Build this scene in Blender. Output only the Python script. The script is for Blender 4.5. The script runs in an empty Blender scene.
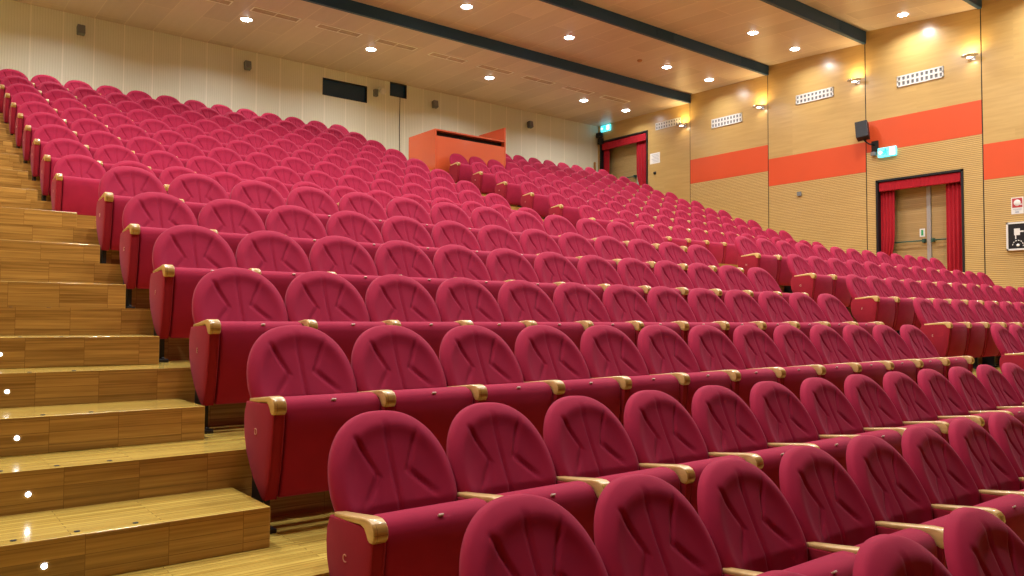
import bpy, bmesh, math, random
from mathutils import Vector, Matrix
random.seed(7)
S = bpy.context.scene
COL = S.collection
PI = math.pi

# ------------------------------------------------------------------ camera, world, exposure
CZ = 1.49                                   # eye height above the front floor; all heights below are from the eye, lifted by CZ
cam_d = bpy.data.cameras.new('camera'); cam = bpy.data.objects.new('camera', cam_d); COL.objects.link(cam)
yaw, pitch, roll = 0.90457, 0.03901, 0.00509
fw = Vector((math.cos(yaw)*math.cos(pitch), math.sin(yaw)*math.cos(pitch), math.sin(pitch)))
rt0 = Vector((math.sin(yaw), -math.cos(yaw), 0)); up0 = rt0.cross(fw)
rt = rt0*math.cos(roll) + up0*math.sin(roll); up = up0*math.cos(roll) - rt0*math.sin(roll)
M = Matrix((rt, up, -fw)).transposed().to_4x4(); M.translation = (0, 0, CZ)
cam.matrix_world = M
FPX = 788.28
cam_d.sensor_width = 36; cam_d.lens = FPX/1024*36; cam_d.clip_start = .05; cam_d.clip_end = 100
S.camera = cam
w = bpy.data.worlds.new('world'); S.world = w; w.use_nodes = True
w.node_tree.nodes['Background'].inputs[0].default_value = (.8, .85, 1, 1)
w.node_tree.nodes['Background'].inputs[1].default_value = .05
S.view_settings.view_transform = 'Standard'; S.view_settings.look = 'None'
S.view_settings.exposure = 0.12; S.view_settings.gamma = 1; S.view_settings.use_curve_mapping = False
DOWN_W = 70.0        # watts of one ceiling downlight
SCONCE_W = 9.0      # watts of one wall uplight
ROOM_X0, ROOM_X1, ROOM_Y0, ROOM_Y1 = -1.3, 18.5, -6.0, 18.9

# ------------------------------------------------------------------ material helpers
class NT:
    def __init__(s, name):
        s.m = bpy.data.materials.new(name); s.m.use_nodes = True; s.t = s.m.node_tree
        s.b = s.t.nodes['Principled BSDF']
    def n(s, typ, **kw):
        nd = s.t.nodes.new(typ)
        for k, v in kw.items():
            if k in nd.inputs: nd.inputs[k].default_value = v
            else: setattr(nd, k, v)
        return nd
    def l(s, a, b): s.t.links.new(a, b)
    def math(s, op, a, b=None, c=None):
        nd = s.n('ShaderNodeMath', operation=op)
        for i, v in enumerate((a, b, c)):
            if v is None: continue
            if isinstance(v, (int, float)): nd.inputs[i].default_value = v
            else: s.l(v, nd.inputs[i])
        return nd.outputs[0]
    def mix(s, f, a, b, typ='MIX'):
        nd = s.n('ShaderNodeMix', data_type='RGBA', blend_type=typ)
        for i, v in ((0, f), (6, a), (7, b)):
            if isinstance(v, (int, float)): nd.inputs[i].default_value = v
            elif isinstance(v, tuple): nd.inputs[i].default_value = v + (1,) if len(v) == 3 else v
            else: s.l(v, nd.inputs[i])
        return nd.outputs[2]
    def xyz(s, coord='Object'):
        tc = s.n('ShaderNodeTexCoord'); sp = s.n('ShaderNodeSeparateXYZ'); s.l(tc.outputs[coord], sp.inputs[0]); return sp.outputs, tc.outputs[coord]
    def comb(s, x, y, z=0):
        c = s.n('ShaderNodeCombineXYZ')
        for i, v in enumerate((x, y, z)):
            if isinstance(v, (int, float)): c.inputs[i].default_value = v
            else: s.l(v, c.inputs[i])
        return c.outputs[0]
    def bump(s, h, strength=.3, dist=.01):
        b = s.n('ShaderNodeBump'); b.inputs['Strength'].default_value = strength; b.inputs['Distance'].default_value = dist
        s.l(h, b.inputs['Height']); s.l(b.outputs[0], s.b.inputs['Normal'])

def plain(name, col, rough=.5, metal=0, emit=None, es=0, coat=0, vary=.06, scale=30):
    t = NT(name); b = t.b
    b.inputs['Roughness'].default_value = rough; b.inputs['Metallic'].default_value = metal
    if coat: b.inputs['Coat Weight'].default_value = coat; b.inputs['Coat Roughness'].default_value = .1
    _, oc = t.xyz()
    nz = t.n('ShaderNodeTexNoise', Scale=float(scale)); t.l(oc, nz.inputs['Vector'])
    c = t.mix(nz.outputs['Fac'], tuple(x*(1-vary) for x in col), tuple(min(1, x*(1+vary)) for x in col))
    t.l(c, b.inputs['Base Color'])
    if emit: b.inputs['Emission Color'].default_value = emit + (1,); b.inputs['Emission Strength'].default_value = es
    return t.m

def fabric(name, col, sheen=.10):
    t = NT(name); b = t.b; b.inputs['Roughness'].default_value = .85
    b.inputs['Sheen Weight'].default_value = sheen; b.inputs['Sheen Roughness'].default_value = .35
    b.inputs['Sheen Tint'].default_value = (1, .45, .6, 1)
    b.inputs['Specular IOR Level'].default_value = .2
    _, oc = t.xyz()
    n1 = t.n('ShaderNodeTexNoise', Scale=9.0, Detail=3.0); t.l(oc, n1.inputs['Vector'])
    c = t.mix(n1.outputs['Fac'], tuple(x*.86 for x in col), tuple(x*1.14 for x in col))
    t.l(c, b.inputs['Base Color'])
    n2 = t.n('ShaderNodeTexNoise', Scale=420.0, Detail=2.0); t.l(oc, n2.inputs['Vector'])
    t.bump(n2.outputs['Fac'], .25, .002)
    return t.m

def strip_wood(name, dark, light, rowh, blen, grain=(2.0, 60.0), rough=.3, coat=.4, joint=.0, mode='floor', crough=.12):
    """strips of wood laid side by side. mode picks the plane: floor (x along, y+z across), wall (y along, z across)"""
    t = NT(name); o, oc = t.xyz()
    geo = t.n('ShaderNodeNewGeometry'); sn = t.n('ShaderNodeSeparateXYZ'); t.l(geo.outputs['True Normal'], sn.inputs[0])
    if mode == 'floor':
        side = t.math('GREATER_THAN', t.math('ABSOLUTE', sn.outputs[0]), .5)
        riser = t.math('GREATER_THAN', t.math('ABSOLUTE', sn.outputs[1]), .5)
        u = t.math('ADD', t.math('MULTIPLY', o[0], t.math('SUBTRACT', 1, side)), t.math('MULTIPLY', o[1], side))
        v = t.math('ADD', t.math('MULTIPLY', o[1], t.math('SUBTRACT', 1, side)), o[2])
    elif mode == 'wall': u, v, riser = o[1], o[2], None
    else: u, v, riser = o[0], o[1], None
    uv = t.comb(u, v)
    br = t.n('ShaderNodeTexBrick', offset=.37, offset_frequency=2)
    t.l(uv, br.inputs['Vector']); br.inputs['Scale'].default_value = 1
    br.inputs['Brick Width'].default_value = blen; br.inputs['Row Height'].default_value = rowh
    br.inputs['Mortar Size'].default_value = joint; br.inputs['Mortar Smooth'].default_value = .2
    br.inputs['Color1'].default_value = (0, 0, 0, 1); br.inputs['Color2'].default_value = (1, 1, 1, 1); br.inputs['Mortar'].default_value = (.0, .0, .0, 1)
    gv = t.comb(t.math('MULTIPLY', u, grain[0]), t.math('MULTIPLY', v, grain[1]), t.math('MULTIPLY', br.outputs['Color'], 7.0))
    nz = t.n('ShaderNodeTexNoise', Scale=1.0, Detail=4.0, Roughness=.6); t.l(gv, nz.inputs['Vector'])
    r = t.n('ShaderNodeMapRange'); r.inputs[1].default_value = .3; r.inputs[2].default_value = .7; t.l(nz.outputs['Fac'], r.inputs[0])
    f = t.math('ADD', t.math('MULTIPLY', r.outputs[0], .6), t.math('MULTIPLY', br.outputs['Color'], .4))
    c = t.mix(f, dark, light)
    if joint: c = t.mix(br.outputs['Fac'], c, tuple(x*.7 for x in dark))
    if riser is not None:      # the risers get veneer blocks, coloured darker and redder than the treads
        b2 = t.n('ShaderNodeTexBrick', offset=.0); t.l(t.comb(u, o[2]), b2.inputs['Vector']); b2.inputs['Scale'].default_value = 1
        b2.inputs['Brick Width'].default_value = .29; b2.inputs['Row Height'].default_value = .0565; b2.inputs['Mortar Size'].default_value = .0012
        b2.inputs['Color1'].default_value = (0, 0, 0, 1); b2.inputs['Color2'].default_value = (1, 1, 1, 1)
        g2 = t.n('ShaderNodeTexNoise', Scale=1.0, Detail=4.0, Roughness=.6)
        t.l(t.comb(t.math('MULTIPLY', u, 1.5), t.math('MULTIPLY', o[2], 55.0), t.math('MULTIPLY', b2.outputs['Color'], 9.0)), g2.inputs['Vector'])
        r2 = t.n('ShaderNodeMapRange'); r2.inputs[1].default_value = .32; r2.inputs[2].default_value = .68; t.l(g2.outputs['Fac'], r2.inputs[0])
        f2 = t.math('ADD', t.math('MULTIPLY', r2.outputs[0], .65), t.math('MULTIPLY', b2.outputs['Color'], .35))
        c2 = t.mix(f2, (.20, .095, .020), (.56, .32, .085)); c2 = t.mix(b2.outputs['Fac'], c2, (.22, .11, .03))
        c = t.mix(riser, c, c2)
    t.l(c, t.b.inputs['Base Color'])
    t.b.inputs['Roughness'].default_value = rough; t.b.inputs['Coat Weight'].default_value = coat; t.b.inputs['Coat Roughness'].default_value = crough
    t.bump(nz.outputs['Fac'], .06, .002)
    return t.m

MT = {}
MT['seat'] = fabric('crimson_velvet', (.295, .009, .041))
MT['panel'] = fabric('crimson_panel_cloth', (.26, .010, .026), .08)
MT['arm'] = strip_wood('armrest_beech', (.52, .32, .11), (.74, .52, .24), .05, .6, (8, 40), .28, .5, 0, 'floor')
MT['black'] = plain('black_steel', (.015, .015, .017), .45, .4)
MT['tag'] = plain('pale_seat_number_tag', (.62, .45, .38), .5)
MT['thread'] = plain('rose_gold_thread', (.62, .30, .25), .6)
MT['floor'] = strip_wood('oak_strip_floor', (.36, .225, .038), (.76, .56, .13), .03, .85, (1.6, 70), .22, .5, .0012, 'floor')
MT['veneer'] = strip_wood('ochre_veneer', (.44, .285, .095), (.57, .38, .14), 1.4, 3.2, (1.2, 14), .30, .35, 0, 'wall', crough=.24)
MT['orange'] = plain('orange_band_paint', (.62, .075, .016), .42, vary=.04, scale=2)
MT['booth'] = plain('orange_booth_laminate', (.60, .095, .030), .28, coat=.4, vary=.03, scale=2)
MT['fascia'] = plain('dark_blue_grey_steel', (.006, .052, .135), .5, .0)
MT['white'] = plain('white_enamel', (.70, .70, .67), .4)
MT['ventwhite'] = plain('white_vent_frame', (.92, .92, .90), .5)
MT['chrome'] = plain('satin_chrome', (.6, .6, .62), .25, .9)
MT['lamp'] = plain('downlight_lens', (.9, .95, 1), .4, emit=(.93, .97, 1), es=26)
MT['steplamp'] = plain('step_light_lens', (.9, .95, 1), .4, emit=(.95, .97, 1), es=9)
MT['sconce'] = plain('sconce_lens', (.9, .95, 1), .4, emit=(1, .93, .80), es=6)
MT['curtain'] = fabric('red_velvet_curtain', (.36, .010, .020), .2)
MT['grey'] = plain('grey_speaker_cloth', (.16, .17, .17), .7)
MT['steel'] = plain('galvanised_grey_steel', (.42, .42, .40), .35, .5)
MT['greenbar'] = plain('dark_green_push_bar', (.02, .07, .05), .35)
MT['exit'] = plain('exit_sign_glow', (.2, .8, .8), .4, emit=(.07, .72, .95), es=1.6)
MT['exitw'] = plain('exit_sign_white_glow', (.8, .9, .9), .4, emit=(.70, .95, 1), es=1.7)
MT['exitf'] = plain('exit_pictogram_green', (.02, .40, .36), .4, emit=(.0, .45, .42), es=.9)
MT['signgreen'] = plain('sign_green', (.02, .33, .12), .5)
MT['signred'] = plain('sign_red', (.42, .03, .035), .5)
MT['paper'] = plain('notice_paper', (.80, .80, .78), .7)
MT['ink'] = plain('faint_print', (.35, .38, .45), .7)
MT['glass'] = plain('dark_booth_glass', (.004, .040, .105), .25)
MT['brown'] = plain('brown_wood_post', (.40, .20, .07), .4)
MT['stage'] = plain('unseen_front_wall_dark', (.05, .02, .02), .95)
MT['void'] = plain('recess_shade_and_black', (.02, .018, .016), .9)  # near-black for small parts and for sheets painting the shade in recesses

def grooved():
    t = NT('grooved_acoustic_veneer'); o, oc = t.xyz()
    gv = t.comb(t.math('MULTIPLY', o[1], 1.1), t.math('MULTIPLY', o[2], 12.0))
    nz = t.n('ShaderNodeTexNoise', Scale=1.0, Detail=3.0); t.l(gv, nz.inputs['Vector'])
    c = t.mix(nz.outputs['Fac'], (.47, .305, .10), (.62, .425, .155))
    fr = t.math('FRACT', t.math('DIVIDE', o[2], .042))
    g = t.math('LESS_THAN', fr, .26)
    c = t.mix(g, c, (.22, .125, .04))           # the slots between the slats show the dark backing
    t.l(c, t.b.inputs['Base Color']); t.b.inputs['Roughness'].default_value = .38
    t.bump(t.math('SUBTRACT', 1, g), .5, .006)
    return t.m
MT['grooved'] = grooved()
MT['doorwood'] = strip_wood('door_veneer', (.34, .22, .085), (.46, .31, .13), .042, 9.0, (1.2, 30), .4, .2, .0025, 'wall')

def backwall():
    t = NT('cream_ribbed_panelling'); o, oc = t.xyz()
    fx = t.math('FRACT', t.math('DIVIDE', t.math('SUBTRACT', o[0], 2.09 - .6), .5955))
    joint = t.math('LESS_THAN', fx, .05)
    rib = t.math('SINE', t.math('MULTIPLY', o[0], 2*PI/.05))
    nz = t.n('ShaderNodeTexNoise', Scale=1.6, Detail=2.0); t.l(oc, nz.inputs['Vector'])
    c = t.mix(nz.outputs['Fac'], (.70, .70, .58), (.77, .77, .64))
    c = t.mix(t.math('GREATER_THAN', rib, .55), c, (.68, .68, .55))
    c = t.mix(joint, c, (.84, .82, .70))
    t.l(c, t.b.inputs['Base Color']); t.b.inputs['Roughness'].default_value = .6
    t.bump(rib, .3, .004)
    return t.m
MT['back'] = backwall()

def ceilmat():
    t = NT('rosy_veneer_ceiling'); o, oc = t.xyz()
    uv = t.comb(o[0], o[1])
    br = t.n('ShaderNodeTexBrick', offset=.5); t.l(t.comb(o[1], t.math('SUBTRACT', o[0], .3)), br.inputs['Vector']); br.inputs['Scale'].default_value = 1
    br.inputs['Brick Width'].default_value = 2.66; br.inputs['Row Height'].default_value = .5955; br.inputs['Mortar Size'].default_value = .010
    br.inputs['Color1'].default_value = (0, 0, 0, 1); br.inputs['Color2'].default_value = (1, 1, 1, 1)
    gv = t.comb(t.math('MULTIPLY', o[0], 9.0), t.math('MULTIPLY', o[1], 1.2), t.math('MULTIPLY', br.outputs['Color'], 5.0))
    nz = t.n('ShaderNodeTexNoise', Scale=1.0, Detail=3.0); t.l(gv, nz.inputs['Vector'])
    f = t.math('ADD', t.math('MULTIPLY', nz.outputs['Fac'], .5), t.math('MULTIPLY', br.outputs['Color'], .6))
    c = t.mix(f, (.46, .365, .31), (.62, .51, .44))
    c = t.mix(br.outputs['Fac'], c, (.66, .56, .46))
    t.l(c, t.b.inputs['Base Color']); t.b.inputs['Roughness'].default_value = .42
    return t.m
MT['ceil'] = ceilmat()

# ------------------------------------------------------------------ mesh helpers
def quads(bm, vs, faces, mi=0):
    v = [bm.verts.new(p) for p in vs]
    for f in faces:
        fc = bm.faces.new([v[i] for i in f]); fc.material_index = mi
    return v
def box(bm, x0, x1, y0, y1, z0, z1, mi=0, bev=0):
    t = bmesh.new()
    quads(t, [(x, y, z) for z in (z0, z1) for y in (y0, y1) for x in (x0, x1)],
          [(0, 2, 3, 1), (4, 5, 7, 6), (0, 1, 5, 4), (2, 6, 7, 3), (0, 4, 6, 2), (1, 3, 7, 5)])
    if bev: bmesh.ops.bevel(t, geom=t.edges[:], offset=bev, segments=2, profile=.5, affect='EDGES', clamp_overlap=True)
    merge(bm, t, mi)
def merge(bm, t, mi=0, mat=None):
    mp = {}
    for v in t.verts: mp[v] = bm.verts.new(mat @ v.co if mat is not None else v.co)
    for f in t.faces:
        try: n = bm.faces.new([mp[v] for v in f.verts]); n.material_index = mi; n.smooth = f.smooth
        except ValueError: pass
    t.free()
def prism(bm, poly, axis, a, b, mi=0, bev=0, segs=2):
    """poly of 2-D points extruded along axis between a and b"""
    def P(p, s):
        return {'x': (s, p[0], p[1]), 'y': (p[0], s, p[1]), 'z': (p[0], p[1], s)}[axis]
    t = bmesh.new(); n = len(poly)
    v = [t.verts.new(P(p, a)) for p in poly] + [t.verts.new(P(p, b)) for p in poly]
    t.faces.new(v[:n]); t.faces.new(v[n:][::-1])
    for i in range(n): t.faces.new([v[i], v[n+i], v[n+(i+1) % n], v[(i+1) % n]])
    bmesh.ops.recalc_face_normals(t, faces=t.faces)
    if bev:
        es = [e for e in t.edges if abs(P((0, 0), 1)[0]*(e.verts[0].co.x-e.verts[1].co.x) + P((0, 0), 1)[1]*(e.verts[0].co.y-e.verts[1].co.y) + P((0, 0), 1)[2]*(e.verts[0].co.z-e.verts[1].co.z)) < 1e-6]
        bmesh.ops.bevel(t, geom=es, offset=bev, segments=segs, profile=.5, affect='EDGES', clamp_overlap=True)
    merge(bm, t, mi)
def lathe(bm, prof, mat, n=20, mi=0):
    t = bmesh.new(); rings = []
    for r, z in prof: rings.append([t.verts.new((r*math.cos(2*PI*k/n), r*math.sin(2*PI*k/n), z)) for k in range(n)] if r > 1e-6 else [t.verts.new((0, 0, z))])
    for a, b in zip(rings, rings[1:]):
        for k in range(n):
            k2 = (k+1) % n
            f = [a[k % len(a)], a[k2 % len(a)], b[k2 % len(b)], b[k % len(b)]]
            f = list(dict.fromkeys(f))
            if len(f) > 2: t.faces.new(f)
    for f in t.faces: f.smooth = True
    merge(bm, t, mi, mat)
def tube(bm, pts, r, n=8, mi=0):
    t = bmesh.new(); rings = []
    pts = [Vector(p) for p in pts]
    for i, p in enumerate(pts):
        d = (pts[min(i+1, len(pts)-1)] - pts[max(i-1, 0)]).normalized()
        a = d.orthogonal().normalized() if i == 0 else (rings_a - d*rings_a.dot(d)).normalized()
        rings_a = a; b = d.cross(a)
        rings.append([t.verts.new(p + a*r*math.cos(2*PI*k/n) + b*r*math.sin(2*PI*k/n)) for k in range(n)])
    for A, B in zip(rings, rings[1:]):
        for k in range(n): t.faces.new([A[k], A[(k+1) % n], B[(k+1) % n], B[k]]).smooth = True
    t.faces.new(rings[0][::-1]); t.faces.new(rings[-1])
    merge(bm, t, mi)

def mesh(name, bm, mats, smooth=False, keep=False):
    me = bpy.data.meshes.new(name)
    bmesh.ops.recalc_face_normals(bm, faces=bm.faces)
    if smooth:
        for f in bm.faces: f.smooth = True
    bm.to_mesh(me)
    if not keep: bm.free()
    for m in (mats if isinstance(mats, (list, tuple)) else [mats]): me.materials.append(MT[m])
    return me
def link(name, me, parent=None, loc=None, label=None):
    o = bpy.data.objects.new(name, me); COL.objects.link(o)
    if parent: o.parent = parent
    if loc: o.location = loc
    if label: o['label'] = label
    return o
def obj(name, bm, mats, parent=None, loc=None, smooth=False, label=None):
    return link(name, mesh(name, bm, mats, smooth), parent, loc, label)
def autosmooth(me, ang=40):
    for p in me.polygons: p.use_smooth = True
    try: me.set_sharp_from_angle(angle=math.radians(ang))
    except Exception: pass
def struct(name, bm, mats, parent=None):
    o = obj(name, bm, mats, parent)
    if parent is None: o['kind'] = 'structure'
    return o
def thing(name, label, cat, loc=(0, 0, 0), group=None, rot=None):
    o = bpy.data.objects.new(name, None); COL.objects.link(o); o.location = loc
    o.empty_display_size = .1
    if rot: o.rotation_euler = rot
    o['label'] = label; o['category'] = cat
    if group: o['group'] = group
    return o
def tag(o, label, cat, group=None, kind=None):
    o['label'] = label; o['category'] = cat
    if group: o['group'] = group
    if kind: o['kind'] = kind
    return o

# ------------------------------------------------------------------ the seating grid
PITCH = .55
ROWS = []          # name, Y of the back's top edge, floor height
YD, DY, ZD, DZ = 3.843, .902, -.038, .339
for i, r in enumerate('ABCDEFGHIJKLMNOPQ'):
    if r == 'A': y, z = 1.118, -.62
    elif r == 'B': y, z = 1.98, -.566
    elif r == 'C': y, z = 2.913, -.385
    elif i < 8: y, z = YD + DY*(i-3), ZD + DZ*(i-3)
    else: y, z = YD + DY*4 + 2.648 + .89*(i-8), ZD + DZ*4 + .534 + .345*(i-8)
    ROWS.append((r, y, z - .925 + CZ))
X_LEFT, X_RIGHT = 1.626, 10.465
RY = {r: y for r, y, z in ROWS}; RZ = {r: z for r, y, z in ROWS}

# ------------------------------------------------------------------ floor: broad steps across the hall
levels = [(ROOM_Y0, 0.0), (RY['B'] - .11, RZ['B'])]
levels = [(ROOM_Y0, 0.0)]
levels.append((RY['B'] - .11, RZ['C']))
for a, b in zip('CDEFG', 'DEFGH'): levels.append((RY[a] - .11, RZ[b]))
levels.append((RY['H'] - .11, RZ['H'] + .34)); levels.append((RY['H'] + .62, RZ['I']))
for a, b in zip('IJKLMNOP', 'JKLMNOPQ'): levels.append((RY[a] - .11, RZ[b]))
levels[0] = (ROOM_Y0, RZ['B'])
bm = bmesh.new()
prof = []
for i, (y, z) in enumerate(levels):
    if i: prof.append((y, levels[i-1][1]))
    prof.append((y, z))
prof.append((ROOM_Y1 + .1, levels[-1][1]))
n = len(prof)
x0, x1 = ROOM_X0 - .1, ROOM_X1 + 1.2
va = [bm.verts.new((x0, y, z)) for y, z in prof]; vb = [bm.verts.new((x1, y, z)) for y, z in prof]
for i in range(n-1): bm.faces.new([va[i], vb[i], vb[i+1], va[i+1]])
floor = struct('floor', bm, 'floor')

# half-height wooden steps in the aisles
AISLES = [(ROOM_X0 + .02, 1.274, 'left'), (8.62, 9.96, 'middle'), (17.42, ROOM_X1 - .03, 'right')]
STEPROWS = 'CDEFGHJKLMNOP'
cap_bm = bmesh.new(); lathe(cap_bm, [(0, .002), (.010, .002), (.011, 0)], Matrix.Identity(4), 12)
cap_me = mesh('screw_cap', cap_bm, 'void')
lamp_bm = bmesh.new(); lathe(lamp_bm, [(0, .005), (.0085, .005), (.010, .001)], Matrix.Rotation(PI/2, 4, 'X'), 16)
slens_me = mesh('lens', lamp_bm, 'steplamp')
ring_bm = bmesh.new(); lathe(ring_bm, [(.010, .0), (.010, .004), (.013, .004), (.014, 0)], Matrix.Rotation(PI/2, 4, 'X'), 16)
sring_me = mesh('ring', ring_bm, 'chrome')
ORD = ['first', 'second', 'third', 'fourth', 'fifth', 'sixth', 'seventh', 'eighth', 'ninth', 'tenth', 'eleventh', 'twelfth', 'thirteenth']
def steplight(x, y, z, lab):
    t = thing('step_light', lab, 'light', (x, y, z), 'round step lights in the stair risers')
    link('lens', slens_me, t); link('ring', sring_me, t)
for ax0, ax1, nm in AISLES:
    lab = {'left': 'honey wooden half-height steps climbing the aisle at the far left edge',
           'middle': 'wooden half-height steps in the middle aisle between the two seat blocks',
           'right': 'wooden half-height steps along the ochre panelled side wall'}[nm]
    st = thing('aisle_steps', lab, 'stairs', ((ax0+ax1)/2, RY['C'], RZ['C']))
    cx = (ax0+ax1)/2
    def stepblock(y0, y1, z0, z1):
        b = bmesh.new(); box(b, ax0, ax1, y0, y1, z0, z1, 0, .004)
        o = obj('step', b, 'floor', st); o.matrix_parent_inverse = Matrix.Translation(-Vector(st.location))
        return o
    for r in STEPROWS:
        z0 = RZ[r]; o = stepblock(RY[r] - .59, RY[r] - .112, z0 + .0005, z0 + .17)
    stepblock(RY['H'] + .45, RY['H'] + .618, RZ['H'] + .3405, RZ['I'])
    if nm == 'left':
        k = 0
        for r in 'CDEFG':
            for yy, zz in ((RY[r] - .59, RZ[r] + .17), (RY[r] - .11, RZ[r] + .339)):
                for xx in (.36, .56, .76):
                    c = link('screw_cap', cap_me, st, (xx - cx, yy + .05 - RY['C'], zz + .0005 - RZ['C']), 'small dark screw cap')
lights_pos = [('D', -.593, .078, .45), ('D', -.113, .245, .453), ('E', -.593, .08, .455), ('E', -.113, .25, .46), ('F', -.593, .08, .465)]
for i, (r, dy, dz, x) in enumerate(lights_pos):
    steplight(x, RY[r] + dy, RZ[r] + dz, 'round glowing light in a wooden riser, %s up from the bottom left corner' % ORD[i])

# ------------------------------------------------------------------ walls, ceiling
CEIL = [(15.0, 18.9, 6.45, 6.48), (12.35, 15.0, 6.645, 6.69), (9.63, 12.35, 6.76, 6.89), (7.03, 9.63, 6.83, 7.05),
        (4.4, 7.03, 6.85, 7.1), (1.75, 4.4, 6.85, 7.1), (-.9, 1.75, 6.85, 7.1), (-6.0, -.9, 6.85, 7.1)]   # y front, y back, z front, z back (from the eye)
def ceil_z(y):
    for a, b, za, zb in CEIL:
        if a <= y <= b: return za + (zb-za)*(y-a)/(b-a) + CZ
    return 6.85 + CZ
bm = bmesh.new()
for a, b, za, zb in CEIL:
    quads(bm, [(ROOM_X0-.05, a, za+CZ), (ROOM_X1+.05, a, za+CZ), (ROOM_X1+.05, b, zb+CZ), (ROOM_X0-.05, b, zb+CZ),
               (ROOM_X0-.05, a, za+CZ+.05), (ROOM_X1+.05, a, za+CZ+.05), (ROOM_X1+.05, b, zb+CZ+.05), (ROOM_X0-.05, b, zb+CZ+.05)],
          [(0, 1, 2, 3), (4, 7, 6, 5), (0, 4, 5, 1), (3, 2, 6, 7)])
ceiling = struct('ceiling', bm, 'ceil')
for i in range(len(CEIL)-1):
    y = CEIL[i][0]; zlo = CEIL[i][2] + CZ; zhi = CEIL[i+1][3] + CZ
    b = bmesh.new(); box(b, ROOM_X0, ROOM_X1, y - .03, y + .05, zlo - .012, zhi + .04)
    o = struct('trim_%d' % (i+1), b, 'fascia')
    if i in (2, 1):
        for k in range(4):
            xg = 17.6 - 3.3*k
            g = bmesh.new(); box(g, xg-.32, xg+.32, y-.036, y-.031, zlo+.05, zhi-.05)
            for q in range(6): box(g, xg-.30, xg+.30, y-.044, y-.037, zlo+.06+q*.03, zlo+.068+q*.03)
            obj('air_slot', g, 'fascia', o)

def rect_cut(rects, ya, yb, za, zb):
    """split [ya,yb]x[za,zb] minus rects into rectangles"""
    ys = sorted({ya, yb, *[v for r in rects for v in (r[0], r[1]) if ya < v < yb]}); out = []
    for a, b in zip(ys, ys[1:]):
        zs = sorted([(r[2], r[3]) for r in rects if r[0] <= a + 1e-6 and r[1] >= b - 1e-6])
        z = za
        for c, d in zs:
            if c > z: out.append((a, b, z, c))
            z = d
        if z < zb: out.append((a, b, z, zb))
    return out
def Zc(z): return z + CZ
DOORS = {1: (7.43, 9.40, RZ['I'], Zc(3.36)), 2: (16.67, 18.78, RZ['Q'], Zc(5.94))}
W = bmesh.new()
for a, b, c, d in rect_cut(list(DOORS.values()), ROOM_Y0, ROOM_Y1 + .05, -.05, 9.0):
    box(W, ROOM_X1, ROOM_X1 + .12, a, b, c, d)
wall_r = struct('wall_right', W, 'veneer')
# upper smooth skins stay the wall itself; below the bands the cladding is grooved
SEG = [(12.35, 15.0, 4.02, 4.73), (9.63, 12.35, 3.60, 4.335), (7.03, 9.63, 4.06, 4.81), (4.40, 7.03, 3.05, 3.825), (1.75, 4.40, 2.1, 2.87)]
for a, b, zb, zt in SEG:
    g = bmesh.new()
    for q in rect_cut([DOORS[1]], a + .012, b - .012, RZ['B'], Zc(zb)): box(g, ROOM_X1 - .014, ROOM_X1 - .001, q[0], q[1], q[2], q[3])
    obj('grooved_cladding', g, 'grooved', wall_r)
    g = bmesh.new(); box(g, ROOM_X1 - .016, ROOM_X1 - .001, a + .012, b - .012, Zc(zb), Zc(zt))
    obj('orange_band', g, 'orange', wall_r, label='orange painted band')
    g = bmesh.new(); box(g, ROOM_X1 - .012, ROOM_X1 - .001, a + .012, b - .012, Zc(zt), ceil_z(a + .1) - .01)
    # smooth veneer sheet above the band
    obj('veneer_sheet', g, 'veneer', wall_r)
for y in (15.0, 12.35, 9.63, 7.03, 4.40, 1.75):
    g = bmesh.new(); box(g, ROOM_X1 - .006, ROOM_X1 + .001, y - .012, y + .012, RZ['B'], ceil_z(y-.01) - .02)
    obj('joint_strip', g, 'black', wall_r, label='dark vertical joint')

b = bmesh.new(); box(b, ROOM_X0 - .1, ROOM_X1 + .05, ROOM_Y1, ROOM_Y1 + .12, -.05, 9.0)
# booth windows are openings cut in the back wall
b.free(); b = bmesh.new()
WIN = [(8.59, 9.87, Zc(5.765), Zc(6.215)), (10.565, 11.09, Zc(6.095), Zc(6.48))]
for x0_, x1_, z0_, z1_ in rect_cut(WIN, ROOM_X0 - .1, ROOM_X1 + .12, -.05, 9.0): box(b, x0_, x1_, ROOM_Y1, ROOM_Y1 + .12, z0_, z1_)
wall_b = struct('wall_back', b, 'back')
for k, (a, c, z0_, z1_) in enumerate(WIN):
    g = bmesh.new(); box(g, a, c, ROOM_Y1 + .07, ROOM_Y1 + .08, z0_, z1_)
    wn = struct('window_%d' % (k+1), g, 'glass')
    g = bmesh.new(); e = .012
    for q in ((a, c, z0_, z0_+e), (a, c, z1_-e, z1_), (a, a+e, z0_, z1_), (c-e, c, z0_, z1_)): box(g, q[0], q[1], ROOM_Y1 - .006, ROOM_Y1 + .07, q[2], q[3])
    obj('window_frame', g, 'black', wn)
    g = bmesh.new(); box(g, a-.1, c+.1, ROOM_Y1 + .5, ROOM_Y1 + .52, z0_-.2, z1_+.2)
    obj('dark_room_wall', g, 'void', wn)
b = bmesh.new(); box(b, ROOM_X0 - .12, ROOM_X0, ROOM_Y0, ROOM_Y1 + .1, -.05, 9.0); struct('wall_left', b, 'veneer')
b = bmesh.new(); box(b, ROOM_X0 - .1, ROOM_X1 + .1, ROOM_Y0 - .12, ROOM_Y0, -.05, 9.0); struct('wall_front', b, 'stage')  # unseen front end of the hall, coloured dark to cut bounced light
# thin brown post in the back right corner
b = bmesh.new(); box(b, 18.30, 18.36, ROOM_Y1 - .05, ROOM_Y1 - .001, RZ['Q'], Zc(5.24)); struct('trim_20', b, 'brown')

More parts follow.
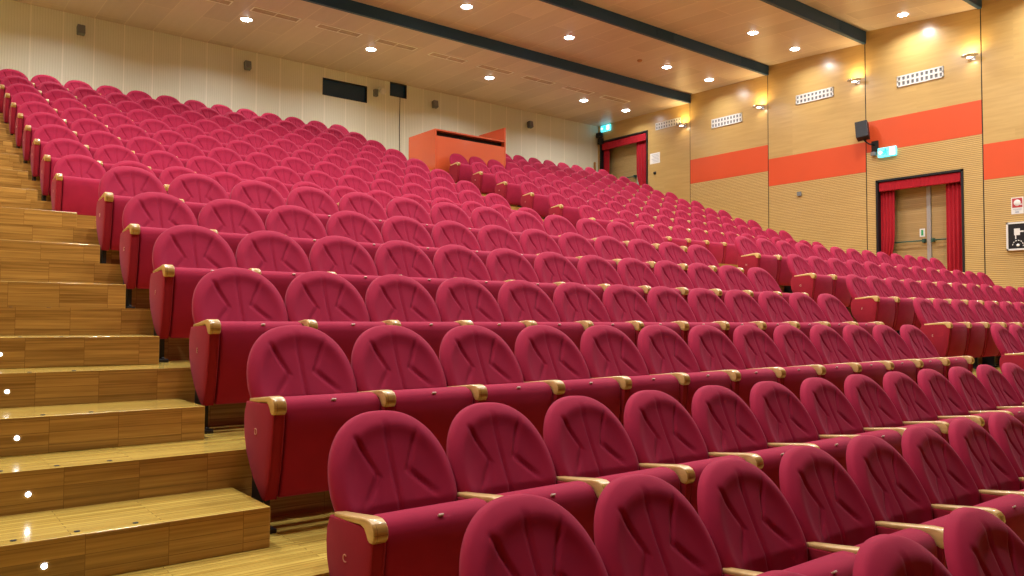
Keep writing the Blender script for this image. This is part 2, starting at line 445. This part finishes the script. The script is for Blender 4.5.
# ------------------------------------------------------------------ doors with curtains
def pleated(bm, y0, y1, z0, z1, x, folds, amp=.035, pinch=None, toward=0):
    n, mrows = folds*8, 14; t = bmesh.new(); g = []
    for j in range(mrows+1):
        v = j/mrows; z = z0 + (z1-z0)*v; row = []
        k = 0.0
        if pinch is not None: k = math.exp(-((v - pinch)/.22)**2)*.42
        for i in range(n+1):
            u = i/n
            y = y0 + (y1-y0)*u
            if toward == 0: y = y0 + (y1-y0)*u*(1-k)
            else: y = y1 - (y1-y0)*(1-u)*(1-k)
            row.append((x - amp*(.8+.3*math.sin(j*.4+i*.05))*math.sin(u*folds*2*PI + .5*math.sin(v*3)), y, z))
        g.append(row)
    F = [[t.verts.new(p) for p in r] for r in g]; B = [[t.verts.new((p[0]+.012, p[1], p[2])) for p in r] for r in g]
    for A, s in ((F, 1), (B, -1)):
        for j in range(mrows):
            for i in range(n):
                q = [A[j][i], A[j][i+1], A[j+1][i+1], A[j+1][i]]
                t.faces.new(q if s > 0 else q[::-1]).smooth = True
    for j in range(mrows):
        for i in (0, n): t.faces.new([F[j][i], F[j+1][i], B[j+1][i], B[j][i]])
    for i in range(n):
        for j in (0, mrows): t.faces.new([F[j][i], F[j][i+1], B[j][i+1], B[j][i]])
    merge(bm, t)
def door(k, y0, y1, z0, z1, mully, cw_back, cw_front, valh, lab, sign=True):
    X = ROOM_X1; D = .38
    fr = bmesh.new(); e = .05
    for q in ((y0, y0+e, z0, z1), (y1-e, y1, z0, z1), (y0, y1, z1-e, z1)): box(fr, X - .03, X + D, q[0], q[1], q[2], q[3])
    root = obj('door_%d' % k, fr, 'black'); root['kind'] = 'structure'; root['label'] = lab
    m = bmesh.new(); box(m, X + D, X + D + .05, y0 - .3, y1 + .3, z0 - .2, z1 + .3); obj('recess_back', m, 'void', root)
    for side, (a, c) in enumerate(((y0+e, mully-.05), (mully+.05, y1-e))):
        l = bmesh.new(); box(l, X + D - .06, X + D - .015, a, c, z0 + .01, z1 - e - .01, 0, .004)
        leaf = obj('door_leaf', l, 'doorwood', root)
        h = bmesh.new(); zb = z0 + .93
        tube(h, [(X + D - .15, a+.04, zb), (X + D - .15, c-.04, zb)], .017, 8)
        for yy in (a+.05, c-.05): box(h, X + D - .17, X + D - .055, yy-.03, yy+.03, zb-.045, zb+.045, 0, .008)
        obj('push_bar', h, 'greenbar', leaf)
    m = bmesh.new(); box(m, X + D - .09, X + D - .01, mully-.045, mully+.045, z0, z1 - e); obj('mullion', m, 'steel', root)
    m = bmesh.new(); box(m, X + .005, X + .05, y0+e+.02, y1-e-.02, z1-e-valh, z1-e-.01, 0, .006)
    pleated(m, y0+e+.02, y1-e-.02, z1-e-valh+.005, z1-e-.02, X + .0, 16, .006)
    obj('valance', m, 'curtain', root)
    for (a, c, tw) in ((y0+e+.01, y0+e+cw_front, 0), (y1-e-cw_back, y1-e-.01, 1)):
        m = bmesh.new(); pleated(m, a, c, z0 + .02, z1-e-valh+.05, X + .10, 4 if c-a > .25 else 3, .035, .12 if tw == 0 and k == 2 else (.10 if tw else None), tw)
        obj('curtain', m, 'curtain', root)
    if sign:
        m = bmesh.new(); box(m, X + D - .068, X + D - .062, mully+.10, mully+.22, z0+1.03, z0+1.22, 0)
        s_ = obj('door_sign', m, 'white', root)
        m = bmesh.new(); box(m, X + D - .072, X + D - .069, mully+.135, mully+.185, z0+1.06, z0+1.19); obj('green_pictogram', m, 'signgreen', s_)
    return root
door(1, *DOORS[1], 8.32, .34, .37, .23, 'double exit door with red curtains behind the side seats')
door(2, *DOORS[2], 17.36, .27, .52, .25, 'double exit door with red curtains in the far back corner', False)

# ------------------------------------------------------------------ seat meshes (origin on the floor, y = 0 at the back's top edge)
AW = .0275     # half thickness of the side standard
def seg_dist(px, pz, a, b):
    ax, az = a; bx, bz = b; dx, dz = bx-ax, bz-az
    t = max(0, min(1, ((px-ax)*dx + (pz-az)*dz)/(dx*dx+dz*dz)))
    return math.hypot(px-ax-t*dx, pz-az-t*dz), t
def back_mesh(nang=150, radii=None):
    ZC, HU, HL, WD = .625, .300, .34, .276
    radii = radii or [0, .03, .07, .11, .15, .19, .23, .27, .31, .35, .39, .43, .47, .51, .55, .59, .63, .67, .71, .74, .77, .80, .83, .86, .89, .92, .945, .965, .98, .992, 1.0]
    seams = [((-.008, .885), (-.004, .42), .9), ((-.150, .835), (-.078, .690), 1.15), ((.135, .845), (.060, .695), .8),
             ((.058, .700), (.170, .595), 1.05), ((-.078, .685), (-.155, .585), .85), ((-.078, .685), (-.105, .56), .3), ((.068, .685), (.105, .58), .0)]
    def yplane(z):      # recline: the pad leans back at the top and straightens lower down
        s = (.925 - z)
        return .02 - .51*s if s < .34 else -.1534 - .18*(s-.34)
    t = bmesh.new(); front = []; back = []
    for r in radii:
        rf, rb = [], []
        for k in range(nang if r > 0 else 1):
            th = 2*PI*k/nang
            c, s = math.cos(th), math.sin(th)
            ex = 2.0/2.25
            wx = WD if s >= 0 else WD*(1 - .14*min(1, -s*1.2))
            x = r*wx*math.copysign(abs(c)**ex, c)
            z = ZC + r*(HU if s >= 0 else HL)*math.copysign(abs(s)**ex, s)
            edge = max(0.0, 1 - r**7)**.5
            rim = math.exp(-((r-.86)/.13)**2)
            hgt = .034*edge + .013*rim - .020*(1-min(1, (r/.85)**2)) * (1 if z > .5 else .6)
            for a, b, w_ in seams:
                d, tt = seg_dist(x, z, a, b)
                fade = math.sin(PI*min(1, max(0, tt*.86+.1)))**.5
                hgt -= .013*w_*fade*math.exp(-(d/.0095)**2)
            # soft lobes between the creases
            hgt += .007*math.cos(x/.266*PI*1.5)*(1-r)
            yp = yplane(z)
            x -= .010
            rf.append(t.verts.new((x, yp - hgt - .012, z)))
            if r < 1: rb.append(t.verts.new((x, yp + .030*max(0, 1-r**5)**.5 + .008, z)))
        front.append(rf); back.append(rb if r < 1 else rf)
    for R, flip in ((front, 0), (back, 1)):
        for A, B in zip(R, R[1:]):
            for k in range(nang):
                k2 = (k+1) % nang
                f = [A[k % len(A)], A[k2 % len(A)], B[k2], B[k]]
                f = list(dict.fromkeys(f))
                if len(f) > 2: t.faces.new(f[::-1] if flip else f)
    zmax = max(v.co.z for v in t.verts)
    off = -max(v.co.y for v in t.verts if v.co.z > zmax - .004)
    for v in t.verts: v.co.y += .012
    return t
CUSH = [(-.285, .50), (-.290, .575), (-.305, .598), (-.335, .611), (-.375, .612), (-.410, .602), (-.432, .583), (-.443, .555), (-.446, .50),
        (-.440, .40), (-.425, .30), (-.402, .205), (-.385, .172), (-.36, .160), (-.33, .168), (-.30, .22), (-.288, .34)]
PANEL = [(-.125, .592), (-.100, .54), (-.096, .47), (-.105, .40), (-.135, .33), (-.215, .235), (-.320, .158), (-.345, .146), (-.375, .150), (-.398, .20),
         (-.425, .30), (-.445, .42), (-.455, .50), (-.458, .545), (-.44, .575), (-.40, .592)]
ARM = [(-.125, .604), (-.125, .594), (-.25, .592), (-.375, .592), (-.402, .582), (-.418, .563), (-.428, .547), (-.442, .539), (-.462, .540), (-.473, .552),
       (-.478, .568), (-.474, .590), (-.460, .608), (-.435, .618), (-.40, .620), (-.25, .615), (-.14, .612)]
CUSH = [(y - .012, z - .010) for y, z in CUSH]
PANEL = [(y - .014, z - (.022 if y > -.2 and z > .5 else .010 if z > .5 else 0)) for y, z in PANEL]
ARM = [(-.165 if y > -.15 else y - .014, z - .005 - .022*max(0, min(1, (y + .42)/.26))) for y, z in ARM]
def seat_part_meshes(lo=False):
    P = {}
    t = back_mesh() if not lo else back_mesh(28, [0, .3, .6, .8, .92, 1.0])
    P['backrest'] = mesh('backrest', t, 'seat', True)
    t = bmesh.new(); prism(t, CUSH, 'x', -.238, .238, 0, 0 if lo else .014, 2)
    P['seat_cushion'] = mesh('seat_cushion', t, 'seat'); autosmooth(P['seat_cushion'], 50)
    t = bmesh.new(); prism(t, PANEL, 'x', -.275-AW, -.275+AW, 0, 0 if lo else .007, 2)
    if not lo:   # piping seam along the front strip
        for sx in (-.275-AW+.004, -.275+AW-.004):
            tube(t, [(sx, y-.001, z) for y, z in PANEL[8:14]], .0035, 5)
    P['side_panel'] = mesh('side_panel', t, 'panel'); autosmooth(P['side_panel'], 50)
    t = bmesh.new(); 
    n = len(ARM)
    if lo: prism(t, ARM, 'x', -.275-.030, -.275+.030)
    else:
        q = bmesh.new(); prism(q, ARM, 'x', -.030, .030, 0, .008, 3)
        for v in q.verts:   # the rest narrows towards the back
            f = min(1, max(0, (v.co.y + .40)/.27)); v.co.x *= 1 - .30*f
            v.co.x -= .275
        merge(t, q)
    P['armrest'] = mesh('armrest', t, 'arm'); autosmooth(P['armrest'], 50)
    t = bmesh.new()
    prism(t, [(-.345, .150), (-.20, .235), (-.19, .02), (-.345, .02)], 'x', -.29, -.26, 0)
    box(t, -.305, -.245, -.395, -.13, 0.0, .02, 0, 0 if lo else .004)
    if not lo:
        for yy in (-.375, -.15): lathe(t, [(0, .012), (.009, .012), (.010, 0)], Matrix.Translation((-.275, yy, .02)), 8)
    P['leg'] = mesh('leg', t, 'black')
    t = bmesh.new(); box(t, -.011, .011, -.444, -.432, .581, .5875, 0, .001)
    q = t; bmesh.ops.rotate(q, verts=q.verts[:], cent=(0, -.438, .585), matrix=Matrix.Rotation(math.radians(-42), 3, 'X').to_3x3())
    P['number_tag'] = mesh('number_tag', t, 'tag')
    return P
SP = seat_part_meshes(); 

def letter_mesh(ch):
    cu = bpy.data.curves.new('letter', 'FONT'); cu.body = ch; cu.size = .042; cu.extrude = .0012; cu.align_x = 'CENTER'; cu.align_y = 'CENTER'
    o = bpy.data.objects.new('tmp', cu); COL.objects.link(o)
    dg = bpy.context.evaluated_depsgraph_get()
    me = bpy.data.meshes.new_from_object(o.evaluated_get(dg)); bpy.data.objects.remove(o)
    # stands on the outer face of the left-hand panel, read from the aisle (looking along +x): right is -y
    R = Matrix(((0, 0, -1, 0), (-1, 0, 0, 0), (0, 1, 0, 0), (0, 0, 0, 1)))
    me.transform(Matrix.Translation((-.275-AW-.001, -.27, .44)) @ R)
    me.materials.clear(); me.materials.append(MT['thread'])
    return me
LET = {r: letter_mesh(r) for r, y, z in ROWS}

PARTS_ORDER = ('backrest', 'seat_cushion', 'side_panel', 'armrest', 'leg', 'number_tag')
END_PARTS = ('side_panel', 'armrest', 'leg')
def project(x, y, z):
    v = Vector((x, y, z - CZ)); d = v.dot(fw)
    return (512 + FPX*v.dot(rt)/d, 288 - FPX*v.dot(up)/d, d) if d > .2 else (9999, 9999, d)
cands = []
for ri, (r, y, z) in enumerate(ROWS):
    for blk in ('left', 'right'):
        for c in range(13):
            x = (X_LEFT if blk == 'left' else X_RIGHT) + c*PITCH
            x += {'A': .09, 'B': -.03, 'C': -.01}.get(r, .025 if ri > 7 and blk == 'left' else 0)
            if blk == 'right' and r in 'PQ' and c < 4: continue
            px, py, d = project(x, y, z + .925)
            bx = project(x - .28, y - .3, z + .6)[0]
            if min(px, bx) > 1036 or max(px, bx) < -40 or py > 640 or d < .3: continue
            cands.append((d, ri, blk, c, x, y, z))
cands.sort()
solo, mass = cands[:300], cands[300:]
def seat_label(ri, blk, c):
    tier = ('%s row from the front' % ORD[ri]) if ri < 8 else ('%s row above the cross aisle' % ORD[ri-8])
    if blk == 'left': return 'crimson seat, left block, %s from the left stairs, %s' % (ORD[c], tier)
    return 'crimson seat, right block, %s from the middle aisle, %s' % (ORD[c], tier)
def copy_in(o, parent, loc=None):
    c = o.copy(); COL.objects.link(c); c.parent = parent
    if loc is not None: c.location = loc
    return c
proto = None
for d, ri, blk, c, x, y, z in solo:
    lab = seat_label(ri, blk, c)
    if proto is None:
        t = thing('theatre_seat', lab, 'seat', (x, y, z), 'crimson folding theatre seats')
        kids = {}
        for k in PARTS_ORDER: kids[k] = link(k, SP[k], t)
        proto = (t, kids)
    else:
        t = proto[0].copy(); COL.objects.link(t); t.location = (x, y, z); t['label'] = lab
        for k in PARTS_ORDER:
            if k == 'number_tag' and d > 9: continue
            copy_in(proto[1][k], t)
    if c == 12:
        for k in END_PARTS: copy_in(proto[1][k], t, (PITCH, 0, 0))
    if c == 0: link('row_letter', LET[ROWS[ri][0]], t, label='stitched letter %s' % ROWS[ri][0])
if mass:
    LO = seat_part_meshes(True); bm = bmesh.new()
    mats = ['seat', 'panel', 'arm', 'black']; mi = {'backrest': 0, 'seat_cushion': 0, 'side_panel': 1, 'armrest': 2, 'leg': 3}
    def add_me(me, off, idx):
        n0 = len(bm.verts); f0 = len(bm.faces)
        bm.from_mesh(me); bm.verts.ensure_lookup_table(); bm.faces.ensure_lookup_table()
        for v in bm.verts[n0:]: v.co += off
        for f in bm.faces[f0:]: f.material_index = idx
    for d, ri, blk, c, x, y, z in mass:
        for k, idx in mi.items(): add_me(LO[k], Vector((x, y, z)), idx)
        if c == 12:
            for k in END_PARTS: add_me(LO[k], Vector((x+PITCH, y, z)), mi[k])
    me = bpy.data.meshes.new('theatre_seats'); bm.to_mesh(me); bm.free()
    for m in mats: me.materials.append(MT[m])
    o = link('theatre_seats', me)
    tag(o, 'farthest small crimson seats in the uppermost rows by the back and side walls', 'seat', 'crimson folding theatre seats', 'stuff')
print('SEATS solo', len(solo), 'mass', len(mass), 'farthest solo', solo[-1][:4])

# ------------------------------------------------------------------ control booth
bt = thing('control_booth', 'orange open-topped control booth standing between the top rows', 'booth', (11.0, 15.7, RZ['P']))
def bp(name, bx, mat='booth', lab=None):
    g = bmesh.new()
    for q in bx: box(g, *q[:6], 0, .004)
    o = obj(name, g, mat, bt, label=lab); o.matrix_parent_inverse = Matrix.Translation(-Vector(bt.location)); return o
fl = RZ['O'] + .01; XB0, XB1, YF, YK = 9.98, 12.09, 15.66, 16.88
bp('front_panel', [(XB0+.045, XB1-.045, YF, YF+.04, fl, Zc(4.33))])
bp('counter', [(XB0+.045, XB1-.045, YF-.0, YF+.55, Zc(4.455), Zc(4.49))])
bp('slot_shade_sheet', [(XB0+.045, XB1-.045, YF+.14, YF+.16, Zc(4.33), Zc(4.455))], 'void', 'near-black sheet painting the shade of the open slot')  # sheet added behind the gap, its black colour gives the slot's shade
bp('side_panel', [(XB0, XB0+.04, YF, YK, fl, Zc(4.49))])
bp('side_panel', [(XB1-.04, XB1, YF, YK-.1, fl, Zc(4.83))], lab='taller orange side panel')

# ------------------------------------------------------------------ ceiling downlights
ringb = bmesh.new(); lathe(ringb, [(.115, .02), (.115, -.004), (.135, -.010), (.145, -.004), (.145, 0)], Matrix.Identity(4), 28)
dring = mesh('ring', ringb, 'white')
lensb = bmesh.new(); lathe(lensb, [(0, -.034), (.05, -.029), (.09, -.014), (.116, .002)], Matrix.Identity(4), 24)
dlens = mesh('lens', lensb, 'lamp')
XS = [-.4, 2.6, 5.87, 9.15, 12.44, 15.92, 17.69]
YS = [(16.85, 1), (13.68, 2), (11.02, 3), (8.40, 4), (5.75, 5), (3.1, 6)]
ld = bpy.data.lights.new('downlight_bulb', 'AREA'); ld.shape = 'DISK'; ld.size = .15; ld.energy = DOWN_W; ld.color = (1, .985, .97); ld.spread = math.radians(150)
rowname = {1: 'in the ceiling bay nearest the back wall', 2: 'in the second ceiling bay from the back', 3: 'in the third ceiling bay from the back', 4: 'in the front-most visible ceiling bay'}
for y, seg in YS:
    vis = []
    bulb = ld.copy(); bulb.energy = DOWN_W*{1: .62, 2: .72, 3: .85, 4: 1.05, 5: 1.25, 6: 1.3}[seg]
    bulbw = bulb.copy(); bulbw.energy *= .5
    for x in XS:
        if x == 9.15: x = {1: 8.89, 2: 9.48}.get(seg, x)
        if seg == 4 and x == 17.69: x = 17.86
        z = ceil_z(y); px, py, d = project(x, y, z)
        vis.append((x, z, -12 < px < 1036 and -8 < py < 560 and d > 0))
    nvis = [v for v in vis if v[2]]
    for x, z, v in vis:
        if v:
            k = nvis.index((x, z, v))
            lab = 'glowing round downlight, %s from the left %s' % (ORD[k], rowname.get(seg, 'overhead'))
        else: lab = 'round ceiling downlight above the seats, outside the picture'
        t = thing('ceiling_downlight', lab, 'ceiling light', (x, y, z), 'round ceiling downlights')
        link('ring', dring, t); link('lens', dlens, t)
        L = bpy.data.objects.new('bulb', bulbw if x > 17 else bulb); COL.objects.link(L); L.parent = t; L.location = (0, 0, -.045)
# small detector on the ceiling of the second bay
g = bmesh.new(); lathe(g, [(0, -.05), (.05, -.045), (.07, -.01), (.07, 0)], Matrix.Identity(4), 20)
px = 14.2; o = obj('smoke_detector', g, 'brown', None, (14.95, 13.75, ceil_z(13.75))); tag(o, 'small brown round detector between downlights on the ceiling', 'smoke detector')

# long air diffusers in the last bay
fr = bmesh.new(); 
for q in ((-.52, .52, -.13, -.105), (-.52, .52, .105, .13), (-.52, -.495, -.13, .13), (.495, .52, -.13, .13), (-.008, .008, -.13, .13)): box(fr, q[0], q[1], q[2], q[3], -.012, 0)
vfr = mesh('frame', fr, 'ventwhite')
sl = bmesh.new()
for k in range(7): box(sl, -.505, .505, -.105+k*.032, -.090+k*.032, -.008, -.001)
vsl = mesh('slats', sl, 'ceil')
vis = 0
for k in range(-3, 8):
    x = 6.26 + 1.465*k
    if x < -.6 or x > 17.4: continue
    px, py, d = project(x, 16.16, ceil_z(16.16))
    if py < -6: continue
    vis += 1
    t = thing('ceiling_vent', 'long slim framed air vent, %s from the left in the back ceiling bay' % ORD[vis-1], 'vent', (x, 16.16, ceil_z(16.16) + .0), 'slim framed vents in the ceiling')
    link('frame', vfr, t); link('slats', vsl, t)

# ------------------------------------------------------------------ fittings on the right wall
XW = ROOM_X1 - .016
desc = ['nearest the far exit door', 'left of the long orange band, second from the back', 'above the black loudspeaker', 'nearest the picture edge, above the near exit door']
for k, (ya, yb, za, zb) in enumerate([(15.35, 16.34, 5.87, 6.09), (13.17, 14.21, 5.52, 5.78), (10.45, 11.5, 5.64, 5.88), (7.81, 8.86, 5.49, 5.75)]):
    desc = ['nearest the back wall', 'second from the back wall', 'third from the back wall', 'nearest the right picture edge']
    xw = ROOM_X1 if k == 0 else ROOM_X1 - .012
    t = thing('wall_grille', 'white perforated wall grille, %s' % desc[k], 'vent', (xw, (ya+yb)/2, Zc(za)), 'white grilles high on the side wall')
    w_, h_ = yb-ya, zb-za
    g = bmesh.new(); e = .03
    for q in ((-w_/2, w_/2, 0, e), (-w_/2, w_/2, h_-e, h_), (-w_/2, -w_/2+e, 0, h_), (w_/2-e, w_/2, 0, h_), (-w_/2, w_/2, h_*.52-.02, h_*.52+.02)): box(g, -.02, 0, *q)
    n_ = 10
    for j in range(1, n_): yy = -w_/2 + w_*j/n_; box(g, -.018, 0, yy-.022, yy+.022, 0, h_)
    link('frame', mesh('frame', g, 'white'), t)
    g = bmesh.new(); box(g, -.006, -.001, -w_/2+.01, w_/2-.01, .01, h_-.01); link('dark_backing', mesh('dark_backing', g, 'grey'), t)
sdesc = ['nearest the back wall', 'second from the back wall', 'third from the back wall, above the black loudspeaker', 'nearest the right picture edge']
lp = bpy.data.lights.new('sconce_bulb', 'AREA'); lp.shape = 'DISK'; lp.size = .10; lp.energy = SCONCE_W; lp.color = (1, .72, .30); lp.spread = math.radians(170)
lq = bpy.data.lights.new('sconce_lower_bulb', 'AREA'); lq.shape = 'DISK'; lq.size = .06; lq.energy = SCONCE_W*.12; lq.color = (1, .80, .5)
for k, (y, z) in enumerate([(15.19, 5.80), (12.52, 5.79), (9.82, 5.86), (7.20, 5.78), (4.57, 5.78), (1.95, 5.78)]):
    lab = 'chrome wall uplighter, %s' % sdesc[k] if k < 4 else 'chrome wall uplighter outside the picture'
    t = thing('wall_uplighter', lab, 'wall light', (ROOM_X1 - .012, y, Zc(z)), 'chrome uplighters on the side wall')
    g = bmesh.new()       # shallow boat-shaped bowl on an arm
    tmp = bmesh.new(); lathe(tmp, [(0, -.05), (.05, -.045), (.10, -.025), (.14, .0), (.15, .02), (.142, .02), (.13, .004), (.0, -.01)], Matrix.Identity(4), 24)
    for v in tmp.verts: v.co.x = v.co.x*.85 - .17; v.co.y *= 1.15; v.co.z *= .7
    merge(g, tmp); link('bowl', mesh('bowl', g, 'chrome', True), t)
    g = bmesh.new(); box(g, -.07, 0, -.025, .025, -.02, .005, 0, .004); box(g, -.012, 0, -.06, .06, -.06, .04, 0, .004); link('bracket', mesh('bracket', g, 'chrome'), t)
    g = bmesh.new(); tmp = bmesh.new(); lathe(tmp, [(0, -.044), (.045, -.040), (.065, -.030)], Matrix.Identity(4), 16)
    for v in tmp.verts: v.co.x -= .16
    merge(g, tmp); link('lens', mesh('lens', g, 'sconce', True), t)
    L = bpy.data.objects.new('bulb', lp); COL.objects.link(L); L.parent = t; L.location = (-.15, 0, .03); L.rotation_euler = (PI, 0, 0)
    L = bpy.data.objects.new('lower_bulb', lq); COL.objects.link(L); L.parent = t; L.location = (-.16, 0, -.07)

# loudspeaker on its bracket
t = thing('loudspeaker', 'black wall loudspeaker tilted down over the orange band', 'speaker', (18.26, 9.60, Zc(4.57)))
g = bmesh.new(); box(g, -.11, .11, -.14, .14, -.215, .215, 0, .015)
bmesh.ops.rotate(g, verts=g.verts[:], cent=(0, 0, 0), matrix=Matrix.Rotation(math.radians(12), 3, 'Y')); bmesh.ops.rotate(g, verts=g.verts[:], cent=(0, 0, 0), matrix=Matrix.Rotation(math.radians(18), 3, 'Z')); bmesh.ops.rotate(g, verts=g.verts[:], cent=(0, 0, 0), matrix=Matrix.Rotation(math.radians(-7), 3, 'X'))
link('cabinet', mesh('cabinet', g, 'black'), t)
g = bmesh.new(); tube(g, [(.02, 0, -.2), (.06, -.12, -.33), (.17, -.2, -.36)], .018, 8); box(g, .165, .184, -.30, -.13, -.52, -.26, 0, .004)
link('bracket', mesh('bracket', g, 'black'), t)
g = bmesh.new(); box(g, -.10, 0, -.055, .055, -.045, .045, 0, .01); o = obj('sensor_box', g, 'grey', None, (XW, 9.42, Zc(4.0))); tag(o, 'tiny dark sensor box between loudspeaker bracket and exit sign', 'sensor')

def exit_sign(y0, y1, z0, z1, lab, x=XW):
    cy, cz = (y0+y1)/2, (z0+z1)/2; w_, h_ = y1-y0, z1-z0
    t = thing('exit_sign', lab, 'exit sign', (x, cy, Zc(cz)), 'lit green exit signs')
    g = bmesh.new(); box(g, -.07, 0, -w_/2, w_/2, -h_/2, h_/2, 0, .01); link('housing', mesh('housing', g, 'exit'), t)
    g = bmesh.new(); box(g, -.073, -.0705, -w_/2+.015, -w_/2+.14, -h_/2+.02, h_/2-.02)
    prism(g, [(w_/2-.12, 0), (w_/2-.05, .05), (w_/2-.05, .02), (w_/2-.015, .02), (w_/2-.015, -.02), (w_/2-.05, -.02), (w_/2-.05, -.05)], 'x', -.073, -.0705)
    link('white_door_and_arrow', mesh('white_door_and_arrow', g, 'exitw'), t)
    g = bmesh.new()     # running figure
    q = w_/2 - .19; X_ = -.078
    lathe(g, [(0, .003), (.02, .003), (.02, 0)], Matrix.Translation((X_+.004, q, .062)) @ Matrix.Rotation(-PI/2, 4, 'Y'), 12)
    for pts in ([(X_, q, .04), (X_, q+.01, -.015)], [(X_, q+.01, -.015), (X_, q-.035, -.03), (X_, q-.03, -.075)], [(X_, q+.01, -.015), (X_, q+.045, -.05), (X_, q+.075, -.06)],
                [(X_, q, .035), (X_, q-.04, .01), (X_, q-.055, .03)], [(X_, q, .035), (X_, q+.04, .02), (X_, q+.05, -.015)]): tube(g, pts, .008, 6)
    link('running_figure', mesh('running_figure', g, 'exitf'), t)
exit_sign(8.88, 9.31, 3.89, 4.11, 'lit cyan exit sign above the near curtained door')
exit_sign(18.28, 18.70, 6.24, 6.44, 'lit exit sign high in the back corner above the far door', ROOM_X1)
g = bmesh.new(); box(g, -.14, 0, -.10, .10, -.10, .06, 0, .01); box(g, -.10, 0, -.14, .06, -.32, -.13, 0, .01)
o = obj('corner_speaker', g, 'void', None, (ROOM_X1, 18.76, Zc(6.16))); tag(o, 'small dark box fixed under the far exit sign in the corner', 'speaker')
# notice and knob beside the far door
t = thing('notice', 'white paper notice beside the far curtained door', 'notice', (ROOM_X1, 16.38, Zc(5.0)))
g = bmesh.new(); box(g, -.006, 0, -.20, .20, -.16, .17); link('sheet', mesh('sheet', g, 'paper'), t)
g = bmesh.new()
for j in range(6): box(g, -.008, -.0065, -.16, .13-.03*(j % 3), .11-j*.045, .122-j*.045)
link('print_lines', mesh('print_lines', g, 'ink'), t)
g = bmesh.new(); lathe(g, [(0, .05), (.035, .045), (.045, .01), (.05, 0)], Matrix.Rotation(-PI/2, 4, 'Y'), 16)
o = obj('round_wall_button', g, 'black', None, (ROOM_X1, 16.38, Zc(4.54)), True); tag(o, 'small black round wall button below the white notice', 'wall button')
g = bmesh.new(); box(g, -.05, 0, -.055, .055, -.055, .055, 0, .008); o = obj('wall_socket', g, 'grey', None, (ROOM_X1-.014, 11.42, Zc(3.28))); tag(o, 'small dark socket box on the grooved wall below the orange band', 'socket')
# fire signs
t = thing('fire_sign', 'white wall sign with red square above the hose cabinet', 'sign', (ROOM_X1-.014, 6.385, Zc(2.43)))
g = bmesh.new(); box(g, -.006, 0, -.115, .115, -.18, .17); link('plate', mesh('plate', g, 'white'), t)
g = bmesh.new(); box(g, -.008, -.0065, -.095, .095, -.045, .150); link('red_field', mesh('red_field', g, 'signred'), t)
g = bmesh.new(); lathe(g, [(0, .002), (.062, .002), (.066, 0)], Matrix.Translation((-.0085, 0, .055)) @ Matrix.Rotation(-PI/2, 4, 'Y'), 20); box(g, -.0105, -.0085, -.085, -.05, .0, .03); link('hose_symbol', mesh('hose_symbol', g, 'white'), t)
g = bmesh.new()
box(g, -.008, -.0065, -.08, .08, -.085, -.075); box(g, -.008, -.0065, -.08, .05, -.105, -.097); box(g, -.008, -.0065, -.03, .04, -.155, -.125); link('caption', mesh('caption', g, 'ink'), t)
t = thing('fire_hose_cabinet', 'black fire hose cabinet with white frame on the grooved wall', 'cabinet', (ROOM_X1-.014, 6.20, Zc(1.78)))
g = bmesh.new(); box(g, -.05, 0, -.35, .35, -.26, .26, 0, .004); link('pane', mesh('pane', g, 'black'), t)
g = bmesh.new(); e = .03
for q in ((-.385, .385, -.295, -.26), (-.385, .385, .26, .295), (.35, .385, -.295, .295), (-.385, -.35, -.295, .295)): box(g, -.06, 0, *q)
link('frame', mesh('frame', g, 'white'), t)
g = bmesh.new(); box(g, -.053, -.0505, .13, .24, .02, .16); box(g, -.053, -.0505, .06, .13, .08, .11); box(g, -.053, -.0505, .20, .22, -.06, .02)
link('white_hose_nozzle_print', mesh('white_hose_nozzle_print', g, 'white'), t)
g = bmesh.new()
for a in range(0, 181, 30):
    aa = math.radians(a); tube(g, [(-.053, .17+.10*math.cos(aa), -.19+.10*math.sin(aa)), (-.053, .17+.10*math.cos(aa+.3), -.19+.10*math.sin(aa+.3))], .008, 5)
lathe(g, [(0, .002), (.03, .002), (.03, 0)], Matrix.Translation((-.051, .17, -.19)) @ Matrix.Rotation(-PI/2, 4, 'Y'), 14)
link('dial_print', mesh('dial_print', g, 'paper'), t)

# ------------------------------------------------------------------ fittings on the back wall
for k, (x, z, nm) in enumerate([(3.01, 6.16, 'at the upper left, first from the left'), (6.6, 6.13, 'second from the left'), (11.96, 6.11, 'right of the smaller dark window'), (15.46, 6.08, 'near the right corner')]):
    t = thing('wall_speaker', 'small grey speaker on the back wall, %s' % nm, 'speaker', (x, ROOM_Y1, Zc(z - .04)), 'small grey speakers on the back wall')
    g = bmesh.new(); box(g, -.075, .075, -.18, -.04, -.10, .10, 0, .015); bmesh.ops.rotate(g, verts=g.verts[:], cent=(0, -.1, 0), matrix=Matrix.Rotation(math.radians(-10), 3, 'X')); link('cabinet', mesh('cabinet', g, 'grey'), t)
    g = bmesh.new(); box(g, -.03, .03, -.06, 0, -.04, .04); link('bracket', mesh('bracket', g, 'black'), t)
t = thing('spotlight', 'small pale spotlight between the two dark windows', 'spotlight', (10.22, ROOM_Y1, Zc(6.14)))
g = bmesh.new(); lathe(g, [(0, .12), (.06, .12), (.075, .02), (.09, -.10), (.08, -.10), (.06, -.06), (0, -.05)], Matrix.Translation((0, -.17, 0)) @ Matrix.Rotation(math.radians(-60), 4, 'X'), 18); link('housing', mesh('housing', g, 'white', True), t)
g = bmesh.new(); box(g, -.03, .03, -.10, 0, .03, .09); box(g, -.17, -.06, -.10, 0, -.16, .03, 0, .01); link('bracket', mesh('bracket', g, 'grey'), t)
g = bmesh.new(); tube(g, [(10.88, ROOM_Y1-.008, Zc(6.1)), (10.87, ROOM_Y1-.012, Zc(5.2)), (10.91, ROOM_Y1-.008, RZ['Q']+.05)], .008, 6)
o = obj('cable', g, 'black'); tag(o, 'thin black cable hanging from the smaller dark window', 'cable')
